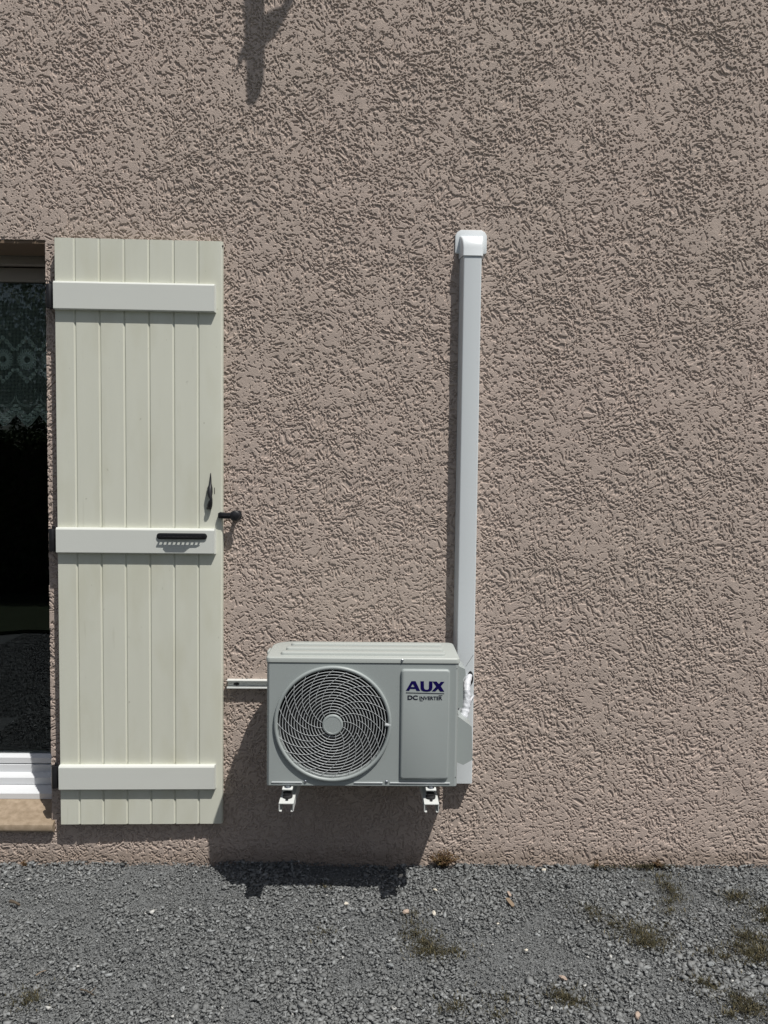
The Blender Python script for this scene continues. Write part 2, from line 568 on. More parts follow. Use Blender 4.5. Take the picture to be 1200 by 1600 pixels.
# worn, finely ground bare patches: fewer and finer stones
worn = fbm(X / .30 + 40, Y / .22, 3, 300)
keep = (worn < .62) | (RNG.random(N) < .8)
S = np.where(worn > .60, S * .62, S)
tilt = np.abs(RNG.normal(0, .32, N))
V, Fc, T = scatter(shards(26, .42), X[keep], Y[keep], Zc[keep], S[keep], tilt[keep], tint[keep])
N2 = 170000
X2 = RNG.uniform(-2.1, 2.1, N2); Y2 = -RNG.uniform(-.01, 1.25, N2)
V2, F2, T2 = scatter(shards(8, .5), X2, Y2, ground_h(X2, Y2) - .007 + .006 * RNG.random(N2), RNG.uniform(.0013, .0032, N2), np.abs(RNG.normal(0, .6, N2)), np.clip(RNG.normal(.5, .2, N2), 0, .95))
N3 = 70000
X3 = RNG.uniform(-3.4, 3.0, N3); Y3 = -RNG.uniform(1.40, 3.9, N3)
V3, F3, T3 = scatter(shards(8, .42), X3, Y3, ground_h(X3, Y3) - .006 + .010 * RNG.random(N3), np.exp(RNG.normal(math.log(.0095), .3, N3)), np.abs(RNG.normal(0, .32, N3)), np.clip(RNG.normal(.52, .21, N3), 0, .95))
F2 = np.vstack([F2, F3 + len(V2)]); V2 = np.vstack([V2, V3]); T2 = np.concatenate([T2, T3])
Fc = np.vstack([Fc, F2 + len(V)]); V = np.vstack([V, V2]); T = np.concatenate([T, T2])
tag(link('gravel', numpy_mesh('gravel', V, Fc, T), M['gravel']), 'crushed blue grey slate gravel lying along the foot of the wall', 'gravel', kind='stuff')
del V, Fc, T

# single pale stones, chips and twigs that stand out on the gravel
stones = [
    (634, 1425, .016, 'pink', 'largest pale pinkish stone on the gravel below the unit'),
    (678, 1427, .011, 'chalk', 'cream pebble just right of the largest pinkish stone'),
    (680, 1390, .010, 'chalk', 'flat cream pebble near the wall below the duct'),
    (822, 1484, .008, 'chalk', 'small white pebble right of the dark grass patch in the middle of the gravel'),
    (880, 1527, .012, 'pink', 'upright pinkish stone chip in front of the green tuft near the bottom edge'),
    (850, 1358, .010, 'chalk', 'thin white stone splinter close to the foot of the wall, right of the duct'),
    (626, 1367, .012, 'chalk', 'whitish stone at the right tip of the unit shadow at the wall foot'),
    (541, 1411, .009, 'chalk', 'small cream pebble just outside the shadow of the right bracket arm'),
    (778, 1444, .006, 'chalk', 'tiny white pebble below the brown wood chip'),
    (996, 1587, .015, 'pink', 'brownish pink stone at the bottom edge of the photo, right of the middle'),
    (1110, 1600 - 95, .013, 'grey', 'flat light grey slate piece right of the long weeds'),
    (610, 1508, .012, 'grey', 'light grey slate piece left of the dark grass patch'),
]
M['grey'] = mat('grey_slate_piece', (.22, .235, .24), .8, var=.2, vscale=80, bump=.002, bscale=120)
for px, py, r, mk, lb in stones:
    x, y = gnd(px, py, .008); r *= 1.35
    bm = bmesh.new()
    bmesh.ops.create_icosphere(bm, subdivisions=2, radius=1)
    e = [random.uniform(.8, 1.1), random.uniform(.55, .8), random.uniform(.4, .55)]
    for v in bm.verts:
        d = v.co.copy()
        f_ = 1 - .22 * abs(math.sin(5 * d.x + r * 900)) - .15 * abs(math.sin(4 * d.y + 2 * d.z + r * 700))
        v.co = Vector((d.x * e[0] * f_ * r, d.y * e[1] * f_ * r, d.z * e[2] * f_ * r))
    me = bpy.data.meshes.new('stone'); bm.to_mesh(me); bm.free()
    o = link('stone', me, M[mk], loc=(x, y, float(ground_h(np.array([x]), np.array([y]))[0]) + .006))
    o.rotation_euler = (random.uniform(-.3, .3), random.uniform(-.3, .3), random.uniform(0, 6))
    tag(o, lb, 'stone', 'odd stones lying on the gravel')


def chip(px0, py0, px1, py1, wd, th, label, cat, name, m):
    x0, y0 = gnd(px0, py0, .01); x1, y1 = gnd(px1, py1, .01)
    L = math.hypot(x1 - x0, y1 - y0)
    mb = MB()
    mb.prism([(-L / 2, -wd * .4), (-L * .3, -wd / 2), (L * .42, -wd * .45), (L / 2, wd * .1), (L * .3, wd / 2), (-L * .4, wd * .42)], 'z', 0, th)
    o = mb.build(name, m, loc=((x0 + x1) / 2, (y0 + y1) / 2, .010))
    o.rotation_euler = (.08, .05, math.atan2(y1 - y0, x1 - x0))
    tag(o, label, cat)


chip(792, 1404, 803, 1417, .016, .004, 'brown wood chip lying on the gravel right of the duct', 'wood chip', 'wood_chip', M['wood'])
chip(794, 1394, 798, 1401, .010, .004, 'smaller paler wood chip just above the brown one', 'wood chip', 'wood_chip', M['pink'])
for pts, r, lb in (([(126, 1546), (134, 1549), (141, 1551), (147, 1557)], .0028, 'short forked brown twig on the gravel at lower left'),
                   ([(16, 1408), (23, 1411), (31, 1414)], .006, 'stubby dark twig on the gravel at the left edge'),
                   ([(56, 1524 + 0), (64, 1520), (72, 1516)], .0018, 'thin pale dry stalk on the gravel at lower left')):
    mb = MB()
    P = [(*gnd(a, b, .014), .014 + .003 * (k % 2)) for k, (a, b) in enumerate(pts)]
    c0 = P[0]
    mb.tube([(p[0] - c0[0], p[1] - c0[1], p[2] - c0[2]) for p in P], [r * (1 - .2 * k) for k in range(len(P))], 7)
    if 'forked' in lb:
        p = P[2]; mb.tube([(p[0] - c0[0], p[1] - c0[1], 0), (p[0] - c0[0] + .012, p[1] - c0[1] + .018, .006)], [r * .7, r * .4], 6)
    tag(mb.build('twig', M['wood'] if 'pale' in lb else M['bark'], loc=c0), lb, 'twig')


def blades(centres, n, spread, length, wd, lean=1.0):
    """thin leaf blades as triangles pairs; returns arrays"""
    V, Fs, T = [], [], []
    for (x, y, k) in centres:
        for j in range(int(n * k)):
            a = random.uniform(0, 6.283)
            rr = random.gauss(0, spread)
            bx, by = x + rr * math.cos(a) * 1.5, y + rr * math.sin(a)
            if by > -.004: by = -.004 - random.random() * .01
            L = length * random.uniform(.4, 1.2); d = random.uniform(0, 6.283); ln = random.uniform(.3, 1) * lean
            bz = .004
            w_ = wd * random.uniform(.6, 1.3)
            nx_, ny_ = -math.sin(d) * w_, math.cos(d) * w_
            p1 = (bx + math.cos(d) * L * ln * .5, by + math.sin(d) * L * ln * .5, bz + L * .55 * (1.1 - ln * .5))
            p2 = (bx + math.cos(d) * L * ln, min(by + math.sin(d) * L * ln, -.002), bz + L * (1 - ln * .75))
            i0 = len(V)
            V += [(bx - nx_, by - ny_, bz), (bx + nx_, by + ny_, bz), (p1[0] + nx_ * .8, min(p1[1] + ny_ * .8, -.002), p1[2]),
                  (p1[0] - nx_ * .8, min(p1[1] - ny_ * .8, -.002), p1[2]), (p2[0], p2[1], p2[2]), (p2[0] + nx_ * .1, p2[1] + ny_ * .1, p2[2])]
            Fs += [(i0, i0 + 1, i0 + 2, i0 + 3), (i0 + 3, i0 + 2, i0 + 5, i0 + 4)]
            tt = random.random(); T += [tt] * 6
    return np.array(V), np.array(Fs), np.array(T)


C = []
for px, py, k in ((650, 1462, .8), (662, 1475, 1.3), (672, 1488, 1.2), (648, 1446, .5), (690, 1492, .7), (712, 1489, .7), (660, 1490, .8), (645, 1430, .4),
                  (1005, 1352, 1.2), (1018, 1350, 1.2), (1030, 1347, .8), (1035, 1372, .7), (1042, 1385, .8), (1050, 1393, .8), (1055, 1402, .6), (1045, 1412, .6), (1048, 1425, .5),
                  (950, 1352, .5), (1155, 1402, 1.1), (1146, 1405, .6), (920, 1422, .6), (935, 1432, .5), (955, 1446, .6), (990, 1460, .6), (1010, 1470, .8), (1020, 1478, .8),
                  (1000, 1476, .5), (870, 1556, .7), (885, 1563, .9), (900, 1568, .8), (790, 1563, .4), (706, 1580, .5), (715, 1573, .4), (780, 1590, .4),
                  (1165, 1465, 1.0), (1180, 1468, 1.1), (1170, 1490, 1.3), (1182, 1500, 1.5), (1190, 1485, 1.0), (1155, 1480, .6), (1112, 1490, .5), (1130, 1498, .5),
                  (1095, 1535, .6), (1110, 1545, .8), (1155, 1565, 1.0), (1165, 1578, 1.2), (1180, 1580, .9), (1145, 1588, .7), (1195, 1425, .9), (1197, 1440, 1.0), (1205, 1430, 1.2),
                  (1230, 1500, 1.2), (1250, 1570, 1), (46, 1560, .8), (40, 1567, .5), (508, 1460, .4), (508, 1388, .3)):
    x, y = gnd(px, py)
    C.append((x, y, k))
V, Fs, T = blades(C, 210, .032, .019, .0011)
CL = [(*gnd(a, b), k) for a, b, k in ((985, 1452, 1), (1000, 1458, 1.4), (1012, 1462, 1.6), (1022, 1468, 1.4), (1035, 1455, .7), (1005, 1475, 1.2), (1020, 1480, 1), (975, 1446, .6), (960, 1440, .5), (1060, 1440, .5),
                                      (1012, 1352, 1.2), (1025, 1350, 1), (1175, 1470, 1), (1190, 1492, 1.2), (890, 1562, 1), (1165, 1575, 1), (665, 1478, .8), (1100, 1540, .6), (1150, 1404, .8), (928, 1352, .5))]
Va, Fa, Ta = blades(CL, 26, .036, .046, .0011, 1.3)
Fs = np.vstack([Fs, Fa + len(V)]); V = np.vstack([V, Va]); T = np.concatenate([T, Ta])
tag(link('dry_grass', numpy_mesh('dry_grass', V, Fs, T), M['moss']), 'sparse dark dry grass and moss creeping through the gravel', 'grass', kind='stuff')


def weed(px, py, n, h, label, red=True, spread=1.0):
    x, y = gnd(px, py)
    y = min(y, -.012)
    mb = MB()
    T = []
    for j in range(n):
        a = random.uniform(0, 6.283); ln = random.uniform(.15, .9) * spread
        L = h * random.uniform(.35, 1.0)
        if j < 3: ln, L = random.uniform(.05, .25), h * random.uniform(.9, 1.2)
        dy = -abs(math.sin(a)) * ln * L * .6
        P = [(0, 0, 0), (math.cos(a) * ln * L * .4, dy * .4, L * .45), (math.cos(a) * ln * L, dy, L * (1 - .35 * ln))]
        mb.tube(P, [.0011, .0009, .0005], 4)
        for k in range(int(5 + L * 110)):
            u = random.random() ** .8
            q_ = Vector(P[1]).lerp(Vector(P[2]), u) if u > .3 else Vector(P[0]).lerp(Vector(P[1]), u / .3)
            d = Vector((random.uniform(-1, 1), random.uniform(-1, .3), random.uniform(-.3, 1))).normalized() * random.uniform(.005, .011)
            s_ = d.orthogonal().normalized() * random.uniform(.0012, .0026)
            vs = [mb.bm.verts.new(q_), mb.bm.verts.new(q_ + d * .6 + s_), mb.bm.verts.new(q_ + d), mb.bm.verts.new(q_ + d * .6 - s_)]
            mb.bm.faces.new(vs)
    o = mb.build('weed', M['weedred'], loc=(x, y, 0), smooth=None)
    vals = np.clip(np.random.default_rng(n).normal(.45, .3, len(o.data.vertices)), 0, 1)
    a = o.data.attributes.new('tint', 'FLOAT', 'POINT'); a.data.foreach_set('value', vals.astype(np.float32))
    tag(o, label, 'weed', 'weeds at the foot of the wall')


weed(692, 1353, 95, .085, 'reddish brown dried weed growing at the wall foot right of the unit shadow', spread=1.2)
weed(40, 1352, 12, .022, 'tiny brown weed at the wall foot below the window sill')
weed(1022, 1350, 16, .040, 'low green brown weed against the wall foot at right')
weed(927, 1350, 8, .035, 'thin single dry weed at the wall foot, left of the low green brown one')

# ------------------------------------------------------------------ glazed door in its opening
root = empty('glazed_door', (OX1, .25, OZ0))
tag(root, 'white framed glazed door with dark glass at the left edge behind the open shutter', 'glazed door')


def rel(mb_, name, m, parent=root, smooth=.6):
    o = mb_.build(name, m, parent, smooth)
    return o


WL = OX0 - OX1
zf = lambda z: z - OZ0
# threshold and sash bottom, stepped like the real profile (local y: 0 = glass plane .25 behind the wall face)
mb = MB()
x0, x1 = WL + .002, -.002
mb.prism([(-.122, zf(.2246)), (-.122, zf(.2476)), (-.062, zf(.2615)), (-.060, zf(.262)), (-.02, zf(.262)), (-.02, zf(.2246))], 'x', x0, x1)
mb.prism([(-.063, zf(.2640)), (-.063, zf(.2925)), (-.058, zf(.2975)), (-.028, zf(.3045)), (-.027, zf(.3365)), (0, zf(.3365)), (0, zf(.2640))], 'x', x0, x1)
rel(mb, 'threshold', M['white'])
mb = MB()
mb.prism([(-.021, zf(.3415)), (-.021, zf(.366)), (-.008, zf(.378)), (.035, zf(.378)), (.035, zf(.3415))], 'x', x0 + .05, x1 - .05)
rel(mb, 'bottom_sash', M['white'])
mb = MB()
mb.box(x1 - .07, x1, -.06, .03, zf(.30), zf(2.54), .003)
mb.box(x0, x0 + .07, -.06, .03, zf(.30), zf(2.54), .003)
rel(mb, 'frame_stile', M['white'])
mb = MB()
mb.box(x0 + .07, x1 - .07, -.055, .03, zf(2.50), zf(2.545), .003)
mb.box(x0 + .07, x1 - .07, -.025, .03, zf(2.44), zf(2.494), .004)
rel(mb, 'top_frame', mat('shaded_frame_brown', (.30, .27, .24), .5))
mb = MB()
mb.box(x0, x1, -.245, -.064, zf(2.535), zf(2.546))
rel(mb, 'soffit_board', M['brown'])
mb = MB()
mb.box(x0 + .06, x1 - .06, .004, .008, zf(.375), zf(2.45))
rel(mb, 'glass_pane', M['glass'])

# sill tiles
mb = MB()
yb = .13
mb.prism([(yb, .2236), (-.006, .1912), (-.018, .1885), (-.026, .1820), (-.0295, .1720), (-.028, .1600), (-.021, .1510), (-.010, .1470), (yb, .1500)], 'x', OX0 - .01, OX1 + .014)
o = mb.build('window_sill', M['tile'], smooth=.5)
tag(o, 'beige terracotta tile sill with rounded nose below the glazed door', 'sill')

# lace half-curtain hung behind the glass
lc = MB()
LY = .31


def ribbon(P, r=.0009, closed=False):
    lc.tube([(p[0], LY + random.uniform(-.0004, .0004), p[1]) for p in P], r, 3, closed=closed, caps=False)


cx0, zrow = at(42, 562, -LY)[:2]
cs = at(79, 562, -LY)[0] - cx0
zt = at(40, 437, -LY)[1] + .05
zb = at(42, 652, -LY)[1]
zlow = at(42, 666, -LY)[1]
xl, xr = cx0 - 5.5 * cs, cx0 + 2.0 * cs


def hem(x):
    u = (x - cx0) / cs
    u = abs((u + .5) % 1 - .5) * 2          # 0 at a point, 1 at a notch
    return zlow + (.055 * u ** 1.3)


x = xl
while x < xr:
    ribbon([(x, hem(x)), (x, zt)], .0008)
    x += .0060
z = zlow + .06
while z < zt:
    ribbon([(xl, z), (xr, z)], .0007)
    z += .0060
for k in range(-5, 3):
    c = cx0 + k * cs
    def circ(r, z0=0, dx=0, rr=.0018, n=20):
        ribbon([(c + dx + r * math.cos(a), zrow + z0 + r * math.sin(a)) for a in (2 * math.pi * i / n for i in range(n))], rr, True)
    circ(.019); circ(.016)
    for i in range(22):
        a = 2 * math.pi * i / 22
        w_ = .13
        ribbon([(c + .021 * math.cos(a), zrow + .021 * math.sin(a)),
                (c + .036 * math.cos(a - w_), zrow + .038 * math.sin(a - w_)),
                (c + .043 * math.cos(a), zrow + .046 * math.sin(a)),
                (c + .036 * math.cos(a + w_), zrow + .038 * math.sin(a + w_)),
                (c + .021 * math.cos(a), zrow + .021 * math.sin(a))], .0022)
    def curl(cx_, cz_, r, a0, sgn=1, turns=1.6):
        ribbon([(c + cx_ + r * (1 - .72 * i / 24) * math.cos(a0 + sgn * turns * 2 * math.pi * i / 24),
                 zrow + cz_ + r * (1 - .72 * i / 24) * math.sin(a0 + sgn * turns * 2 * math.pi * i / 24)) for i in range(25)], .0021)
    for s_ in (1, -1):
        for (dx, dz, r) in ((0, .094, .009), (.017, .078, .010), (.030, .062, .009), (.043, .046, .008)):
            curl(dx, s_ * dz, r, s_ * 1.5, s_)
            if dx: curl(-dx, s_ * dz, r, s_ * 1.5, -s_)
    arch = [(c + (cs / 2 - .003) * math.sin(a), zrow - .155 - .045 * math.cos(a)) for a in np.linspace(-1.5, 1.5, 17)]
    ribbon(arch, .0011)
    ribbon([(p[0], p[1] - .006) for p in arch], .0009)
    for i in range(9):
        u = (i - 4) / 4.4
        X_ = c + u * cs / 2
        curl(u * cs / 2, (hem(X_) + .024 - zrow), .0075, i, 1 if i % 2 else -1)
        curl(u * cs / 2, (hem(X_) + .042 - zrow), .0070, i * 2, -1 if i % 2 else 1)
hp = [(x, hem(x)) for x in np.arange(xl, xr, .004)]
ribbon(hp, .0024); ribbon([(a, b + .008) for a, b in hp], .0016)
ribbon([(xl, zt), (xr, zt)], .004)
o = lc.build('lace_curtain', M['lace'], smooth=None)
# keep mesh origin at the curtain rod
for v in o.data.vertices: v.co -= Vector((cx0, LY, zt))
o.location = (cx0, LY, zt)
tag(o, 'short lace curtain with rosettes and scalloped hem hanging behind the glass', 'curtain')
# dim room behind the glass
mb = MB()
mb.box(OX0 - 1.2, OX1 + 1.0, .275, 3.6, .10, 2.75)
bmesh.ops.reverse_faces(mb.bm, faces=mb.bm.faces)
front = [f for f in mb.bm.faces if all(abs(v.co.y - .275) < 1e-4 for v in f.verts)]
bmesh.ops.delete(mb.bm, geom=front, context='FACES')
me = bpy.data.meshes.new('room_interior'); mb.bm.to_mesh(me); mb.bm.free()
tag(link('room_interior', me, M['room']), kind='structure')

# ------------------------------------------------------------------ shutter
SX, SB, SW, SH = -1.2519, .1945, .6537, 2.3507
YF = .0265
sroot = empty('shutter', (SX, -.0453 + YF, SB), math.asin((.0453 - .0317) / SW))
tag(sroot, 'cream painted board shutter folded open flat against the wall left of the unit', 'shutter')
fr_ = [.117, .264, .411, .558, .706, .853]
prof = [(0, -YF + .0008), (.0008, -YF)]
for i, g in enumerate(fr_):
    gx_ = g * SW
    prof += [(gx_ - .0058, -YF), (gx_ - .0008, -YF + .0052), (gx_ + .0008, -YF + .0052), (gx_ + .0050, -YF)]
prof += [(SW - .010, -YF), (SW - .005, -YF + .0012), (SW - .0014, -YF + .0045), (SW, -YF + .009), (SW, 0), (0, 0)]
mb = MB()
mb.prism(prof, 'z', 0, SH)
mb.build('board_panel', M['shutter'], sroot, .35)


def sz(py, out=.055): return at(200, py, out)[1] - SB


zs = []
for a, b in ((441, 485), (825, 864.5), (1196, 1233.5)):
    z1, z0 = sz(a), sz(b)
    zs.append((z0, z1))
    mb = MB()
    mb.prism([(-YF - .0005, z0), (-YF - .0185, z0), (-YF - .0215, z0 + .003), (-YF - .0215, z1 - .008), (-YF - .0185, z1 - .003), (-YF - .0145, z1), (-YF - .0005, z1)], 'x', .001, .629)
    vs = [v for v in mb.bm.verts if v.co.x > .61 and v.co.y < -YF - .01]
    for v in vs: v.co.x -= .004
    mb.build('rail', M['rail'], sroot, .3)

# hinges (knuckle on the edge, pin plate to the wall)
for z0, z1 in zs:
    zc = (z0 + z1) / 2
    mb = MB()
    mb.cyl((-.021, -.026, zc - .002), (0, 0, 1), .0135, .092, 16, bev=.001)
    mb.box(-.020, -.0005, -.034, -.018, zc + .002, zc + .042, .001)
    mb.box(-.037, -.008, -.020, .0195, zc - .042, zc - .004, .001)
    mb.cyl((-.017, -.024, zc + .050), (0, 0, 1), .006, .012, 12, bev=.001)
    mb.build('hinge', M['black'], sroot, .5)


def sp(px, py, out):
    x, z = at(px, py, out)[:2]
    return x - SX, z - SB


# pull handle: slender leaf-tipped lever on a stub
mb = MB()
pts = [(328.0, 739, .002, .0012), (327.8, 747, .003, .0034), (327.5, 756, .006, .0050), (327.0, 762, .010, .0098), (326.3, 770, .015, .0118), (327.0, 776, .022, .0078),
       (328.5, 781, .026, .0056), (327.3, 785, .024, .0090), (326.3, 790, .018, .0106), (326.0, 794, .010, .0092)]
P, R_ = [], []
for a, b, d, r in pts:
    x, z = sp(a, b, .045 + d)
    P.append((x, -YF - d, z)); R_.append(r)
mb.tube(P, R_, 10)
x, z = sp(327, 766, .04); mb.box(x - .009, x + .009, -YF - .010, -YF - .0005, z - .016, z + .012, .003)
x, z = sp(326.5, 794, .04); mb.box(x - .010, x + .009, -YF - .012, -YF - .0005, z - .005, z + .004, .002)
mb.build('pull_handle', M['black'], sroot, .7)
x, z = sp(334.5, 767, .04)
mb = MB(); mb.prism(rrect(x - .0012, x + .0012, z - .013, z + .013, .001, 2), 'y', -YF - .0006, -YF + .001); mb.build('slot', M['black'], sroot)
x, z = sp(347, 383, .04)
mb = MB(); mb.cyl((x, -YF - .0002 + .004, z), (0, 1, 0), .003, .004, 10); mb.build('screw_or_hole', M['black'], sroot)  # dark disc standing in for a small open hole

# rack handle on the middle rail: base plate, slanted prongs, trapezoid pull
yr = -YF - .0215
xa, z_ = sp(243.5, 838, .07); xb, _ = sp(322, 838, .07)
za = sp(280, 844, .07)[1]; zb_ = sp(280, 833.5, .07)[1]
hz = (za + zb_) / 2
za += .0015
mb = MB()
mb.prism(rrect(xa, xb, za + .001, zb_, (zb_ - za) / 2 - .001, 6), 'y', yr, yr - .006, .0015)
mb.cyl((xa + .014, yr - .0065, hz), (0, 1, 0), .0045, .003, 12)
mb.cyl((xb - .014, yr - .0065, hz), (0, 1, 0), .0045, .003, 12)
x0, x1 = xa + .012, xb - .028
npr = 9
for k in range(npr + 1):
    xx = x0 + (x1 - x0) * k / npr
    mb.prism([(xx, yr - .004), (xx + .0062, yr - .004), (xx + .0062, yr - .0150), (xx, yr - .0150)], 'z', hz - .003, hz + .001)
mb.prism([(x0 - .002, yr - .0147), (x1 + .010, yr - .0147), (x1 - .002, yr - .0180), (x1 - .028, yr - .0183), (x1 - .044, yr - .0262), (x0 + .042, yr - .0262), (x0 + .028, yr - .0215), (x0 + .028, yr - .0183), (x0 - .002, yr - .0180)], 'z', hz - .0032, hz + .0012)
mb.build('rack_handle', M['black'], sroot, .5)

# stop catch: a wall post whose arm holds the shutter's edge
hx, hz_ = at(367, 806, .045)[:2]
so = empty('shutter_stop', (hx, 0, hz_))
tag(so, 'black iron stop catch on the wall holding the shutter edge open', 'shutter stop')
mb = MB()
mb.cyl((0, -.018, 0), (0, 1, 0), .0085, .044, 16)
mb.lathe([(.0185, 0), (.0215, .003), (.0215, .010), (.017, .015), (.009, .0175), (0, .018)], (0, -.038, 0), (0, -1, 0), 24)
mb.build('post', M['black'], so, .5)
xe = at(341, 806, .045)[0] - hx
mb = MB()
mb.prism([(.004, -.0130), (.004, .0130), (xe * .55, .0115), (xe + .008, .0145), (xe, .010), (xe - .001, -.007), (xe + .008, -.0115), (xe * .5, -.0120)], 'y', -.034, -.052, .003)
mb.build('arm', M['black'], so, .5)
mb = MB()
mb.prism([(xe * .25, -.0025), (xe * .25, .0025), (xe * .8, .0030), (xe * .8, -.0030)], 'y', -.0520, -.0555, .001)
mb.build('spring', M['black'], so, .5)
mb = MB()
mb.lathe([(.021, .0), (.021, .003), (.010, .006)], (0, -.001, 0), (0, -1, 0), 20)
mb.build('wall_plate', M['black'], so, .5)

# ------------------------------------------------------------------ outdoor unit
UX, UG, UB, UW, UD, UH = -.3741, .1038, .4945, .70, .2582, .476
un = empty('outdoor_unit', (UX, -UG, UB))
tag(un, 'pale grey outdoor heat pump unit with round fan grille, hung on the wall', 'outdoor unit')
FR = -UD
LIP = .021


def up(px, py, out=UG + UD):
    x, z = at(px, py, out)[:2]
    return x - UX, z - UB


gcx, gcz = up(520, 1130.5)
GR = .2075
# casing: sides, back, bottom; bevelled front corners meet the pierced front panel
xi0, xi1 = .010, UW - .010
e_ = .004
RR = .075
arcR = [(UW - .025 + .025 * math.cos(t_), -.025 + .025 * math.sin(t_)) for t_ in np.linspace(0, math.pi / 2, 5)]
arcL = [(RR + RR * math.cos(t_), -RR + RR * math.sin(t_)) for t_ in np.linspace(math.pi / 2, math.pi, 10)]
prof = [(xi0, FR), (xi0, FR + .002), (.014, -.10), (.085, -.02), (UW - .03, -.02), (xi1, FR + .002), (xi1, FR), (UW - .0035, FR + .004), (UW, FR + .012), *arcR, *arcL, (0, FR + .012), (.0035, FR + .004)]
mb = MB()
mb.prism(prof, 'z', .0, UH - LIP)
mb.box(.004, UW - .004, FR + .006, -.078, -.004, .0005, .001)
mb.box(.080, UW - .030, -.078, -.004, -.004, .0005, .001)
mb.build('casing', M['casing'], un, .9)
# front panel with the round opening
bm = bmesh.new()
angs = [2 * math.pi * k / 96 for k in range(96)]
z0_, z1_ = .0005, UH - LIP
corners = [math.atan2(zz - gcz, xx - gcx) % (2 * math.pi) for xx in (xi0, xi1) for zz in (z0_, z1_)]
angs = sorted([a for a in angs if min(abs(a - c_) for c_ in corners) > .02] + corners)
inn, outr, dep = [], [], []
for a in angs:
    c_, s_ = math.cos(a), math.sin(a)
    ts = []
    if c_ > 1e-9: ts.append((xi1 - gcx) / c_)
    if c_ < -1e-9: ts.append((xi0 - gcx) / c_)
    if s_ > 1e-9: ts.append((z1_ - gcz) / s_)
    if s_ < -1e-9: ts.append((z0_ - gcz) / s_)
    tm = min(ts)
    inn.append(bm.verts.new((gcx + GR * c_, FR, gcz + GR * s_)))
    dep.append(bm.verts.new((gcx + (GR - .004) * c_, FR + .035, gcz + (GR - .004) * s_)))
    outr.append(bm.verts.new((gcx + tm * c_, FR, gcz + tm * s_)))
n = len(angs)
for i in range(n):
    j = (i + 1) % n
    bm.faces.new((inn[i], inn[j], outr[j], outr[i]))
    bm.faces.new((dep[i], dep[j], inn[j], inn[i]))
bmesh.ops.recalc_face_normals(bm, faces=bm.faces)
me = bpy.data.meshes.new('front_panel'); bm.to_mesh(me); bm.free()
fp = link('front_panel', me, M['casing'], un, smooth=.5)
if sum(p.normal.y * p.area for p in me.polygons) > 0: me.flip_normals()
# lid with three pressed ribs, overlapping the casing
mb = MB()
lo = [(UW - .021 + .025 * math.cos(t_), -.021 + .025 * math.sin(t_)) for t_ in np.linspace(0, math.pi / 2, 5)]
lo += [(RR - .001 + (RR + .002) * math.cos(t_), -RR + .002 + (RR + .002) * math.sin(t_)) for t_ in np.linspace(math.pi / 2, math.pi, 10)]
lo += [(.013 + .016 * math.cos(t_), FR + .013 + .016 * math.sin(t_)) for t_ in np.linspace(math.pi, 1.5 * math.pi, 5)]
lo += [(UW - .012 + .016 * math.cos(t_), FR + .013 + .016 * math.sin(t_)) for t_ in np.linspace(1.5 * math.pi, 2 * math.pi, 5)]
mb.prism(lo, 'z', UH - LIP + .0025, UH, .007, 3)
for k in range(3):
    yc = FR + .052 + k * .072
    mb.prism(rrect(.045 + .012 * k, UW - .045, yc - .022, yc + .022, .0165, 5), 'z', UH - .001, UH + .0105, .008, 2)
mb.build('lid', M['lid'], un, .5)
mb = MB()
mb.prism(rrect(-.012, -.0035, FR + .10, FR + .16, .004, 3), 'z', UH - .018, UH - .004, .002)
mb.build('lid_clip', M['lid'], un, .5)
# fan cavity and fan
mb = MB()
mb.lathe([(GR - .006, 0), (GR - .010, .10), (.001, .101)], (gcx, FR + .034, gcz), (0, 1, 0), 48)
mb.build('fan_shroud', M['dark'], un, .5)
mb = MB()
mb.cyl((gcx, FR + .070, gcz), (0, 1, 0), .045, .05, 32, bev=.004)
for k in range(3):
    a0 = k * 2.0944 + .5
    pr = []
    for j in range(9):
        u = j / 8
        for (rr, tw, yy) in ((.043, .75, .028), (.10, .95, .030), (.150, 1.15, .030), (.190, 1.30, .026)):
            a = a0 + tw * (u - .5) * 1.25 + rr * 1.8
            pr.append(mb.bm.verts.new((gcx + rr * math.cos(a), FR + .070 + yy * (u - .5) * 1.4, gcz + rr * math.sin(a))))
    for j in range(8):
        for c in range(3):
            mb.bm.faces.new((pr[j * 4 + c], pr[j * 4 + c + 1], pr[j * 4 + 4 + c + 1], pr[j * 4 + 4 + c]))
mb.build('fan', M['fan'], un, 1.0)
# grille: rim, concentric wires, swept wires, hub
gr_root = None
mb = MB()
rim = []
for a in (2 * math.pi * k / 96 for k in range(96)):
    rim.append((gcx + (GR + .0005) * math.cos(a), FR - .0050, gcz + (GR + .0005) * math.sin(a)))
mb.tube(rim, .0070, 12, closed=True)
grille = mb.build('grille', M['casing'], un, 4)


def ring(r, y, wr, n=72):
    g_.tube([(gcx + r * math.cos(a), y, gcz + r * math.sin(a)) for a in (2 * math.pi * k / n for k in range(n))], wr, 6, closed=True)


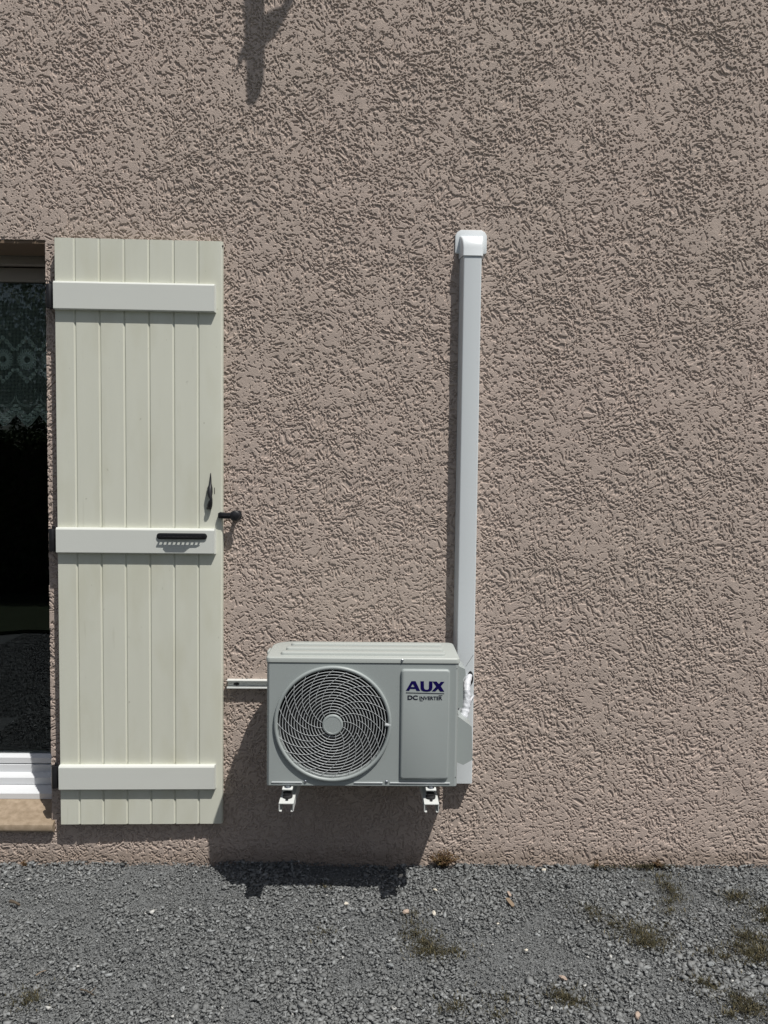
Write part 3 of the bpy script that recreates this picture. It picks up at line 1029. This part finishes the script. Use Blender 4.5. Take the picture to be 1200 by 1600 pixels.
g_ = MB()
dome = lambda r: FR - .006 - .006 * (1 - (r / GR) ** 2)
nr = 15
for k in range(nr):
    r = .0455 + (.1930 - .0455) * k / (nr - 1)
    ring(r, dome(r), .00118)
g_.build('ring_wires', M['wire'], grille, 4)
g_ = MB()
for k in range(24):
    a1 = math.radians(-17 - 15 * k)
    rs, re = (.036, .2050) if k % 2 == 0 else (.092, .2050)
    P = []
    for j in range(15):
        r = rs + (re - rs) * j / 14
        a = a1 + math.radians(66) * ((.2050 - r) / .169) ** 1.05
        P.append((gcx + r * math.cos(a), dome(r) - .0022 + (.004 if r > .2 else 0), gcz + r * math.sin(a)))
    g_.tube(P, .00068, 5)
g_.build('swept_wires', M['wire'], grille, 4)
g_ = MB()
g_.lathe([(.038, 0), (.038, .003), (.0355, .0062), (.031, .0068), (.0300, .0058), (0, .0058)], (gcx, dome(0) + .001, gcz), (0, -1, 0), 40)
g_.build('hub', M['casing'], grille, .6)
g_ = MB()
a = math.radians(0)
g_.box(gcx + GR - .018, gcx + GR + .004, FR - .012, FR - .001, gcz - .006, gcz + .004, .002)
g_.box(gcx + GR - .013, gcx + GR - .004, FR - .0135, FR - .0118, gcz - .003, gcz + .001, .0005)
g_.build('grille_clip', M['wire'], grille, .5)
# raised service panel
px0, pz0 = up(624.5, 1216.5); px1, pz1 = up(703, 1045.5)
mb = MB()
mb.prism(rrect(px0, px1, pz0, pz1, .012, 5), 'y', FR + .002, FR - .0110, .008, 3)
panel = mb.build('service_panel', M['casing'], un, .9)
PY = FR - .0110
# pressed beads, screws
bz = up(500, 1222.5)[1]
for a_, b_ in ((424, 472), (553, 598), (609, 703)):
    mb = MB()
    mb.prism(rrect(up(a_, 1222)[0], up(b_, 1222)[0], bz - .0022, bz + .0022, .002, 2), 'y', FR + .001, FR - .003, .001)
    mb.build('bead', M['wire'], un, .5)
for px, py, r in ((477, 1221, .0058), (604, 1221.5, .0058), (628.5, 1031.5, .0048), (714, 1045, .0018), (711.5, 1215, .0018)):
    x, z = up(px, py)
    if px > 709: x = min(x, UW - .004)
    mb = MB()
    mb.lathe([(r, 0), (r, .002), (r * .65, .0036), (r * .3, .0036), (r * .25, .002), (0, .002)], (x, FR - (.003 if px == 628.5 else -.0002 if px < 709 else -.004), z), (0, -1, 0), 14)
    mb.build('screw_or_hole', M['steel'] if px < 709 else M['black'], un, .6)


# lettering
def glyphs(name, polys, m, parent, y, th=.0005):
    cu = bpy.data.curves.new(name, 'CURVE')
    cu.dimensions = '2D'; cu.fill_mode = 'BOTH'; cu.extrude = th
    for P in polys:
        s_ = cu.splines.new('POLY')
        s_.points.add(len(P) - 1)
        for p_, (a, b) in zip(s_.points, P): p_.co = (a, b, 0, 1)
        s_.use_cyclic_u = True
    tmp = bpy.data.objects.new('tmp', cu); COL.objects.link(tmp)
    bpy.context.view_layer.update()
    me = bpy.data.meshes.new_from_object(tmp)
    me.transform(Matrix.Translation((0, y, 0)) @ Matrix.Rotation(math.pi / 2, 4, 'X'))
    bpy.data.objects.remove(tmp); bpy.data.curves.remove(cu)
    me.materials.clear()
    me.name = name
    return link(name, me, m, parent)


def lp(cx_, cy_):                      # enlarged-crop coordinates of the badge -> unit coordinates
    return up(625 + cx_ / 14.118, 1040 + cy_ / 14.118, UG + UD + .009)


A = [(130, 547), (252, 338), (342, 338), (442, 551), (366, 551), (346, 509), (226, 507), (204, 547)]
Ah = [(238, 467), (326, 469), (285, 398)]
U = [(450, 340), (527, 341), (530, 488), (541, 515), (575, 528), (612, 525), (636, 505), (642, 343), (716, 345), (715, 490), (700, 532), (660, 560), (600, 569), (530, 564), (480, 545), (455, 505)]
Xx = [(722, 346), (806, 347), (858, 402), (900, 352), (980, 354), (900, 448), (975, 567), (884, 566), (842, 503), (778, 563), (702, 561), (800, 455)]
glyphs('brand_lettering', [[lp(*p) for p in L] for L in (A, Ah, U, Xx)], M['blue'], panel, PY - .0004)
bars = [[(130, 588), (972, 608), (972, 620), (130, 600)], [(434, 765), (502, 766), (502, 776), (434, 775)], [(852, 651), (935, 651), (935, 661), (852, 661)]]
glyphs('lettering_rule', [[lp(*p) for p in L] for L in bars], M['ink'], panel, PY - .0004)


def text(name, body, cx0_, cx1_, cy0_, cy1_, off, m):
    cu = bpy.data.curves.new(name, 'FONT')
    cu.body = body; cu.size = 1; cu.offset = off; cu.extrude = .01
    tmp = bpy.data.objects.new('tmp', cu); COL.objects.link(tmp)
    bpy.context.view_layer.update()
    me = bpy.data.meshes.new_from_object(tmp)
    bpy.data.objects.remove(tmp); bpy.data.curves.remove(cu)
    c = np.array([v.co[:] for v in me.vertices]); lo, hi = c.min(0), c.max(0)
    a, b = lp(cx0_, cy1_), lp(cx1_, cy0_)
    for v in me.vertices:
        u, w2 = (v.co.x - lo[0]) / (hi[0] - lo[0]), (v.co.y - lo[1]) / (hi[1] - lo[1])
        yy = PY - .0004 - .0005 * (v.co.z > 0)
        v.co = Vector((a[0] + (b[0] - a[0]) * u, yy, a[1] + (b[1] - a[1]) * w2))
    me.materials.clear()
    return link(name, me, m, panel)


text('lettering', 'DC', 166, 392, 652, 750, .035, M['ink'])
text('lettering', 'INVERTER', 428, 930, 678, 751, .018, M['ink'])

# valve cover on the right side (two plastic pieces with the wrapped pipes between)
def vp(px, py, out=.24):
    x, z = at(px, py, out)[:2]
    return x - UX, z - UB


mb = MB()
pts = [vp(712, 1117), vp(737.5, 1136), vp(738.5, 1188), vp(724, 1196), vp(712, 1191)]
pts = [(max(p[0], UW - .001) if i in (0, 4) else p[0], p[1]) for i, p in enumerate(pts)]
mb.prism(pts, 'y', -.235 + UG - .0, -.10 + UG - .02, .003)
mb.build('valve_cover', M['casing'], un, .4)
mb = MB()
pts = [vp(712, 1039), vp(727, 1046), vp(728, 1055), vp(724, 1062), vp(723.5, 1106), vp(712, 1108)]
pts = [(max(p[0], UW - .001) if i in (0, 5) else p[0], p[1]) for i, p in enumerate(pts)]
mb.prism(pts, 'y', -.235 + UG, -.10 + UG - .02, .003)
mb.build('valve_cover', M['casing'], un, .4)
mb = MB()
x, z = vp(717, 1080)
mb.prism([(UW + .0005, vp(716, 1113)[1]), (UW + .0045, vp(716, 1113)[1]), (UW + .004, vp(716, 1075)[1]), (UW + .0005, vp(716, 1072)[1])], 'y', -.2365 + UG, -.230 + UG)
mb.build('side_slot', M['black'], un)

# feet with bolts under the casing, on rubber pads
BX = [at(447.5, 1245, .41)[0], at(674.5, 1245, .41)[0]]
for bx in BX:
    for y0 in (FR - .022, -.050):
        mb = MB()
        mb.box(bx - UX - .019, bx - UX + .019, y0, y0 + .055, -.010, -.0045, .002)
        f_ = mb.build('mounting_foot', M['zinc'], un, .5)
        mb = MB()
        mb.cyl((bx - UX, y0 + .018, -.0015), (0, 0, 1), .0085, .007, 6, bev=.001)
        mb.cyl((bx - UX, y0 + .018, -.004), (0, 0, 1), .013, .0015, 20)
        mb.build('bolt', M['steel'], f_, .5)

# ------------------------------------------------------------------ bracket
br = empty('wall_bracket', (0, 0, UB - .03))
tag(br, 'white steel wall bracket carrying the outdoor unit, with rail and two arms', 'bracket')
BZ = UB - .03
mb = MB()
rx0 = at(354, 1070, .03)[0]
rz1 = at(385, 1063.5, .028)[1] - BZ
rz0 = at(385, 1076, .028)[1] - BZ
mb.prism([(0, rz0), (-.028, rz0), (-.028, rz0 + .0045), (-.006, rz0 + .0045), (-.006, rz1 - .0025), (-.028, rz1 - .0025), (-.028, rz1), (0, rz1)], 'x', rx0, .28)
mb.build('rail', M['zinc'], br, .3)
mb = MB()
xx, zz = at(369, 1069, .01)[:2]
mb.prism(rrect(xx - .012, xx + .012, zz - BZ - .0045, zz - BZ + .0045, .004, 3), 'y', -.006, -.0068)
mb.cyl((xx + .002, -.010, zz - BZ), (0, 1, 0), .005, .006, 6)
mb.build('bolt', M['black'], br, .5)
fe = -.418
for bx in BX:
    mb = MB()
    w_ = .0265
    # inverted channel: top plate and two tapering flanges with lips
    mb.box(bx - w_, bx + w_, fe, -.004, -.0155, -.013)
    for s_ in (-1, 1):
        xo = bx + s_ * w_
        a_, b_ = sorted((xo, xo - s_ * .0025))
        mb.prism([(fe + .001, -.0156), (-.004, -.0156), (-.004, -.090), (fe + .10, -.048), (fe + .001, -.0420)], 'x', a_, b_)
        c_, d_ = sorted((xo - s_ * .0025, xo - s_ * .010))
        mb.box(c_, d_, fe + .001, fe + .10, -.0445, -.0420)
    # vertical leg on the wall up to the rail
    mb.box(bx - .02, bx + .02, -.0325, -.0300, -.08, rz1 + .03)
    mb.build('bracket_arm', M['zinc'], br, .4)
    for y0 in (-(UG + UD) - .004, -UG - .032):
        mb = MB()
        mb.lathe([(.010, 0), (.0175, .0008), (.0185, .006), (.0150, .0125), (.0175, .018)], (bx, y0, -.0128), (0, 0, 1), 24)
        mb.build('rubber_pad', M['rubber'], br, .6)
        mb = MB()
        mb.cyl((bx, y0 - .027, -.0105), (0, 0, 1), .0055, .006, 12, bev=.001)
        mb.build('bolt', M['black'], br, .6)

# ------------------------------------------------------------------ duct down the wall
dr = empty('pipe_duct', (.3879, 0, .378))
tag(dr, 'tall white plastic duct on the wall running up behind the right side of the unit', 'duct')
dz0, dz1 = .378, 2.497
wf, wb, dp = .0361, .0450, .0560
# outline in plan: wall side then slightly sloping sides, rounded front corners
pl = [(-wb, .004), (-wb, -.006)]
for k in range(5):
    a = math.radians(180 + 90 * k / 4)
    pl.append((-wf + .006 + .006 * math.cos(a), -dp + .006 + .006 * math.sin(a)))
for k in range(5):
    a = math.radians(270 + 90 * k / 4)
    pl.append((wf - .006 + .006 * math.cos(a), -dp + .006 + .006 * math.sin(a)))
pl += [(wb - .003, -.006), (wb - .003, .004)]
mb = MB()
mb.prism(pl, 'z', 0, dz1 - dz0)
duct = mb.build('duct_cover', M['pvc'], dr, .5)
# elbow cap: flange plate and a hood curving into the wall
cx_ = .3879
fx0, fz0 = at(711, 396, .006)[:2]; fx1, fz1 = at(761, 360, .006)[:2]
mb = MB()
c = .022
x0, x1, z0, z1 = fx0 - cx_, fx1 - cx_, fz0 - dz0, fz1 - dz0
mb.prism([(x0, z0 + .004), (x0 + .005, z0), (x1 - .005, z0), (x1, z0 + .004), (x1, z1 - c), (x1 - .008, z1 - .008), (x1 - c, z1), (x0 + c, z1), (x0 + .008, z1 - .008), (x0, z1 - c)], 'y', .004, -.0075, .002)
mb.build('wall_flange', M['cap'], dr, .4)
mb = MB()
hz0 = at(738, 399, .06)[1] - dz0; hz1 = at(738, 367, .03)[1] - dz0
hw = wf + .003; R = .052
prof_s = [(.0, hz0), (-dp - .004, hz0)]
for k in range(9):
    a = math.radians(90 * k / 8)
    prof_s.append((-.004 - .0525 * math.cos(a), hz1 - .058 + .058 * math.sin(a)))
prof_s.append((0, hz1))
mb.prism(prof_s, 'x', -hw, hw, 0)
for v in mb.bm.verts:
    t_ = 1 - min(1, -v.co.y / dp)
    v.co.x += math.copysign(.010 * t_, v.co.x)
es = [e for e in mb.bm.edges if abs(e.verts[0].co.x - e.verts[1].co.x) < .012 and abs(e.verts[0].co.x) > .02 and max(e.verts[0].co.y, e.verts[1].co.y) < -.005 and (e.verts[0].co.z > hz0 + .002 or e.verts[1].co.z > hz0 + .002)
      and not (abs(e.verts[0].co.z - hz0) < 1e-5 and abs(e.verts[1].co.z - hz0) < 1e-5)]
bmesh.ops.bevel(mb.bm, geom=es, offset=.006, segments=3, affect='EDGES', profile=.5)
mb.build('elbow_hood', M['cap'], dr, .7)
# dark disc standing in for the shaded opening where the wrapped pipes leave the duct
ox, oz = at(734, 1059.5, .055)[:2]
mb = MB()
oc = [(ox - cx_ + .0125 * math.cos(a) + .002, oz - dz0 + .029 * math.sin(a)) for a in (2 * math.pi * k / 24 for k in range(24))]
mb.prism(oc, 'y', -dp + .002, -dp - .0012)
mb.build('dark_opening_disc', M['rubber'], dr)
# scored end of the cover (folded joint lines)
mb = MB()
a0 = at(728, 1041, dp)[:2]; a1 = at(740.5, 1023, dp)[:2]
mb.tube([(a0[0] - cx_, -dp - .0002, a0[1] - dz0), (a1[0] - cx_ - .002, -dp - .0002, a1[1] - dz0)], .0007, 5)
mb.build('joint_seam', mat('seam_grey', (.12, .13, .13), .7), dr)

# wrapped pipes between duct and valve cover
pw = empty('wrapped_pipes', (.41, -.05, .95))
tag(pw, 'pipes wrapped in crumpled white tape between the duct and the unit side', 'pipes')
P, R_ = [], []
ctrl = [(734, 1056, .050, .014), (731.5, 1062, .075, .0155), (729.5, 1070, .10, .0165), (729.5, 1080, .115, .016), (730, 1090, .12, .0165), (729, 1100, .125, .0185), (727.5, 1109, .13, .0195), (725, 1118, .14, .020), (719, 1126, .15, .018)]
for (a0, b0, o0, r0), (a1, b1, o1, r1) in zip(ctrl, ctrl[1:]):
    for j in range(8):
        u = j / 8
        x, z = at(a0 + (a1 - a0) * u, b0 + (b1 - b0) * u, o0 + (o1 - o0) * u)[:2]
        P.append((x - .41, -(o0 + (o1 - o0) * u) + .05, z - .95)); R_.append((r0 + (r1 - r0) * u) * .84 * (1 + .03 * math.sin(len(P) * .9) + random.uniform(-.012, .012)))
mb = MB(); mb.tube(P, R_, 20)
for v in mb.bm.verts:
    v.co += Vector((math.sin(v.co.z * 240 + v.co.y * 150), math.sin(v.co.z * 190 + v.co.x * 300), 0)) * .0007
mb.build('tape_wrapping', M['wrap'], pw, 4)
x, z = at(737, 1090, .07)[:2]
mb = MB()
q0 = at(733, 1105, .10)[:2]; q1 = at(735.5, 1093, .09)[:2]; q2 = at(740, 1087, .058)[:2]
mb.tube([(q0[0] - .41, -.10 + .05, q0[1] - .95), (q1[0] - .41, -.09 + .05, q1[1] - .95), (q2[0] - .41, -.058 + .05, q2[1] - .95)], .0045, 8)
mb.build('cable_end', M['wrap'], pw, 4)

# ------------------------------------------------------------------ unseen forked shape, made up and added to cast the wall shadow
def from_shadow(px, py, out):
    x, z = at(px, py, 0)[:2]
    return x + KX * out, z + KZ * out


OUT = .48
bx_, bz_ = from_shadow(398.5, 155, OUT)
tx_, tz_ = from_shadow(397, -90, OUT)
mbr = empty('shadow_caster', (bx_, -OUT, bz_))
tag(mbr, 'unseen forked steel shape above the shutter, added to cast the forked shadow', 'bracket')


def L_(px, py, out=OUT):
    x, z = from_shadow(px, py, out)
    return (x - bx_, 0, z - bz_)


mb = MB()
mb.tube([L_(398.5, 146), L_(398.5, 138), L_(399, 118), L_(399, 90), L_(398, 40), L_(396, -30), L_(397, -160)], [.022, .026, .028, .0285, .031, .031, .031], 16)
mb.build('caster_stem', M['black'], mbr, .7)
mb = MB()
mb.tube([L_(398, 62), L_(410, 50), L_(424, 40), L_(436, 28), L_(446, 12), L_(455, -6), L_(468, -35), L_(505, -110)], [.030, .031, .027, .022, .018, .016, .016, .016], 12)
mb.tube([L_(388, 74), L_(380, 82), L_(373, 98), L_(368, 113)], [.017, .014, .005, .002], 8)
mb.build('caster_branch', M['black'], mbr, .7)
for a in (L_(397, -150), L_(497, -100)):
    mb = MB()
    mb.tube([a, (a[0], OUT, a[2])], .018, 12)
    mb.box(a[0] - .06, a[0] + .06, OUT - .008, OUT + .004, a[2] - .08, a[2] + .08, .003)
    mb.build('caster_arm', M['black'], mbr, .7)


# ------------------------------------------------------------------ trees behind the camera (seen only mirrored in the glass)
def tree(x, y, h, r, seed, label):
    rg = np.random.default_rng(seed)
    rt = empty('broadleaf_tree', (x, y, 0))
    tag(rt, label, 'tree', 'garden trees facing the house')
    mb = MB()
    mb.tube([(0, 0, -.05), (.05, .03, h * .3), (.0, .1, h * .55), (.1, 0, h * .85)], [.18, .14, .10, .03], 10)
    for k in range(7):
        a = k * 2.4; z = h * (.32 + .07 * k)
        mb.tube([(0, 0.03, z), (math.cos(a) * r * .4, math.sin(a) * r * .4, z + .4), (math.cos(a) * r * .8, math.sin(a) * r * .8, z + .6)], [.06, .04, .015], 6)
    mb.build('trunk', M['bark'], rt, 1)
    nc, per = 95, 170
    c = rg.normal(0, 1, (nc, 3)); c /= np.linalg.norm(c, axis=1)[:, None]
    c *= (rg.random(nc) ** .4)[:, None] * np.array([r, r, h * .38]) * .9
    c[:, 2] += h * .60
    P = (c[:, None, :] + rg.normal(0, .30, (nc, per, 3))).reshape(-1, 3)
    n_ = len(P)
    d1 = rg.normal(0, 1, (n_, 3)); d1 /= np.linalg.norm(d1, axis=1)[:, None]
    d2 = np.cross(d1, rg.normal(0, 1, (n_, 3))); d2 /= np.linalg.norm(d2, axis=1)[:, None]
    s_ = rg.uniform(.035, .07, (n_, 1))
    V = np.stack([P - d1 * s_, P + d2 * s_ * .55, P + d1 * s_, P - d2 * s_ * .55], 1).reshape(-1, 3)
    Fq = np.arange(n_ * 4).reshape(-1, 4)
    link('crown', numpy_mesh('crown', V, Fq, np.repeat(rg.random(n_), 4)), M['leaf'], rt)


tree(-6.2, -13.0, 7.5, 2.6, 1, 'tall leafy tree facing the glazed door, mirrored in its glass')
tree(-2.4, -14.5, 6.0, 2.4, 2, 'rounded leafy tree standing right of the tall one, behind the camera')
tree(2.6, -15.0, 6.6, 2.5, 3, 'leafy tree standing far right of the tall one, behind the camera')
tree(-10.5, -14.5, 6.4, 2.8, 4, 'wide leafy tree standing left of the tall one, behind the camera')


# hedge and lawn added behind the camera to darken what the glass mirrors
def hedge(x0, x1, y, h):
    rg = np.random.default_rng(9)
    rt = empty('reflection_hedge', ((x0 + x1) / 2, y, 0))
    tag(rt, 'long unseen hedge added behind the camera to darken the reflection in the glass', 'hedge')
    hw_ = (x1 - x0) / 2
    mb = MB()
    mb.box(-hw_ + .1, hw_ - .1, -.35, .35, -.05, h - .12, .08)
    mb.build('hedge_core', M['bark'], rt)
    n_ = 60000
    P = np.stack([rg.uniform(-hw_, hw_, n_), rg.uniform(-.5, .5, n_), rg.uniform(0, h, n_)], 1)
    side = rg.random(n_)
    P[side < .5, 1] = .40 + rg.normal(0, .06, (side < .5).sum())
    top = (side > .5) & (side < .75); P[top, 2] = h - .1 + rg.normal(0, .06, top.sum())
    d1 = rg.normal(0, 1, (n_, 3)); d1 /= np.linalg.norm(d1, axis=1)[:, None]
    d2 = np.cross(d1, rg.normal(0, 1, (n_, 3))); d2 /= np.linalg.norm(d2, axis=1)[:, None]
    s_ = rg.uniform(.02, .045, (n_, 1))
    V = np.stack([P - d1 * s_, P + d2 * s_ * .6, P + d1 * s_, P - d2 * s_ * .6], 1).reshape(-1, 3)
    link('foliage', numpy_mesh('foliage', V, np.arange(n_ * 4).reshape(-1, 4), np.repeat(rg.random(n_), 4)), M['leaf'], rt)


hedge(-10, 5, -6.6, 2.1)
mb = MB()
mb.prism([(-40, -40), (40, -40)] + [(x_, -3.75 - .25 * math.sin(x_ * 1.7) - .12 * math.sin(x_ * 5.3 + 1)) for x_ in np.linspace(40, -40, 401)], 'z', .0, .03)
tag(mb.build('lawn', mat('lawn_green', (.035, .05, .018), .9, var=.4, vscale=30, bump=.02, bscale=60)), kind='structure')
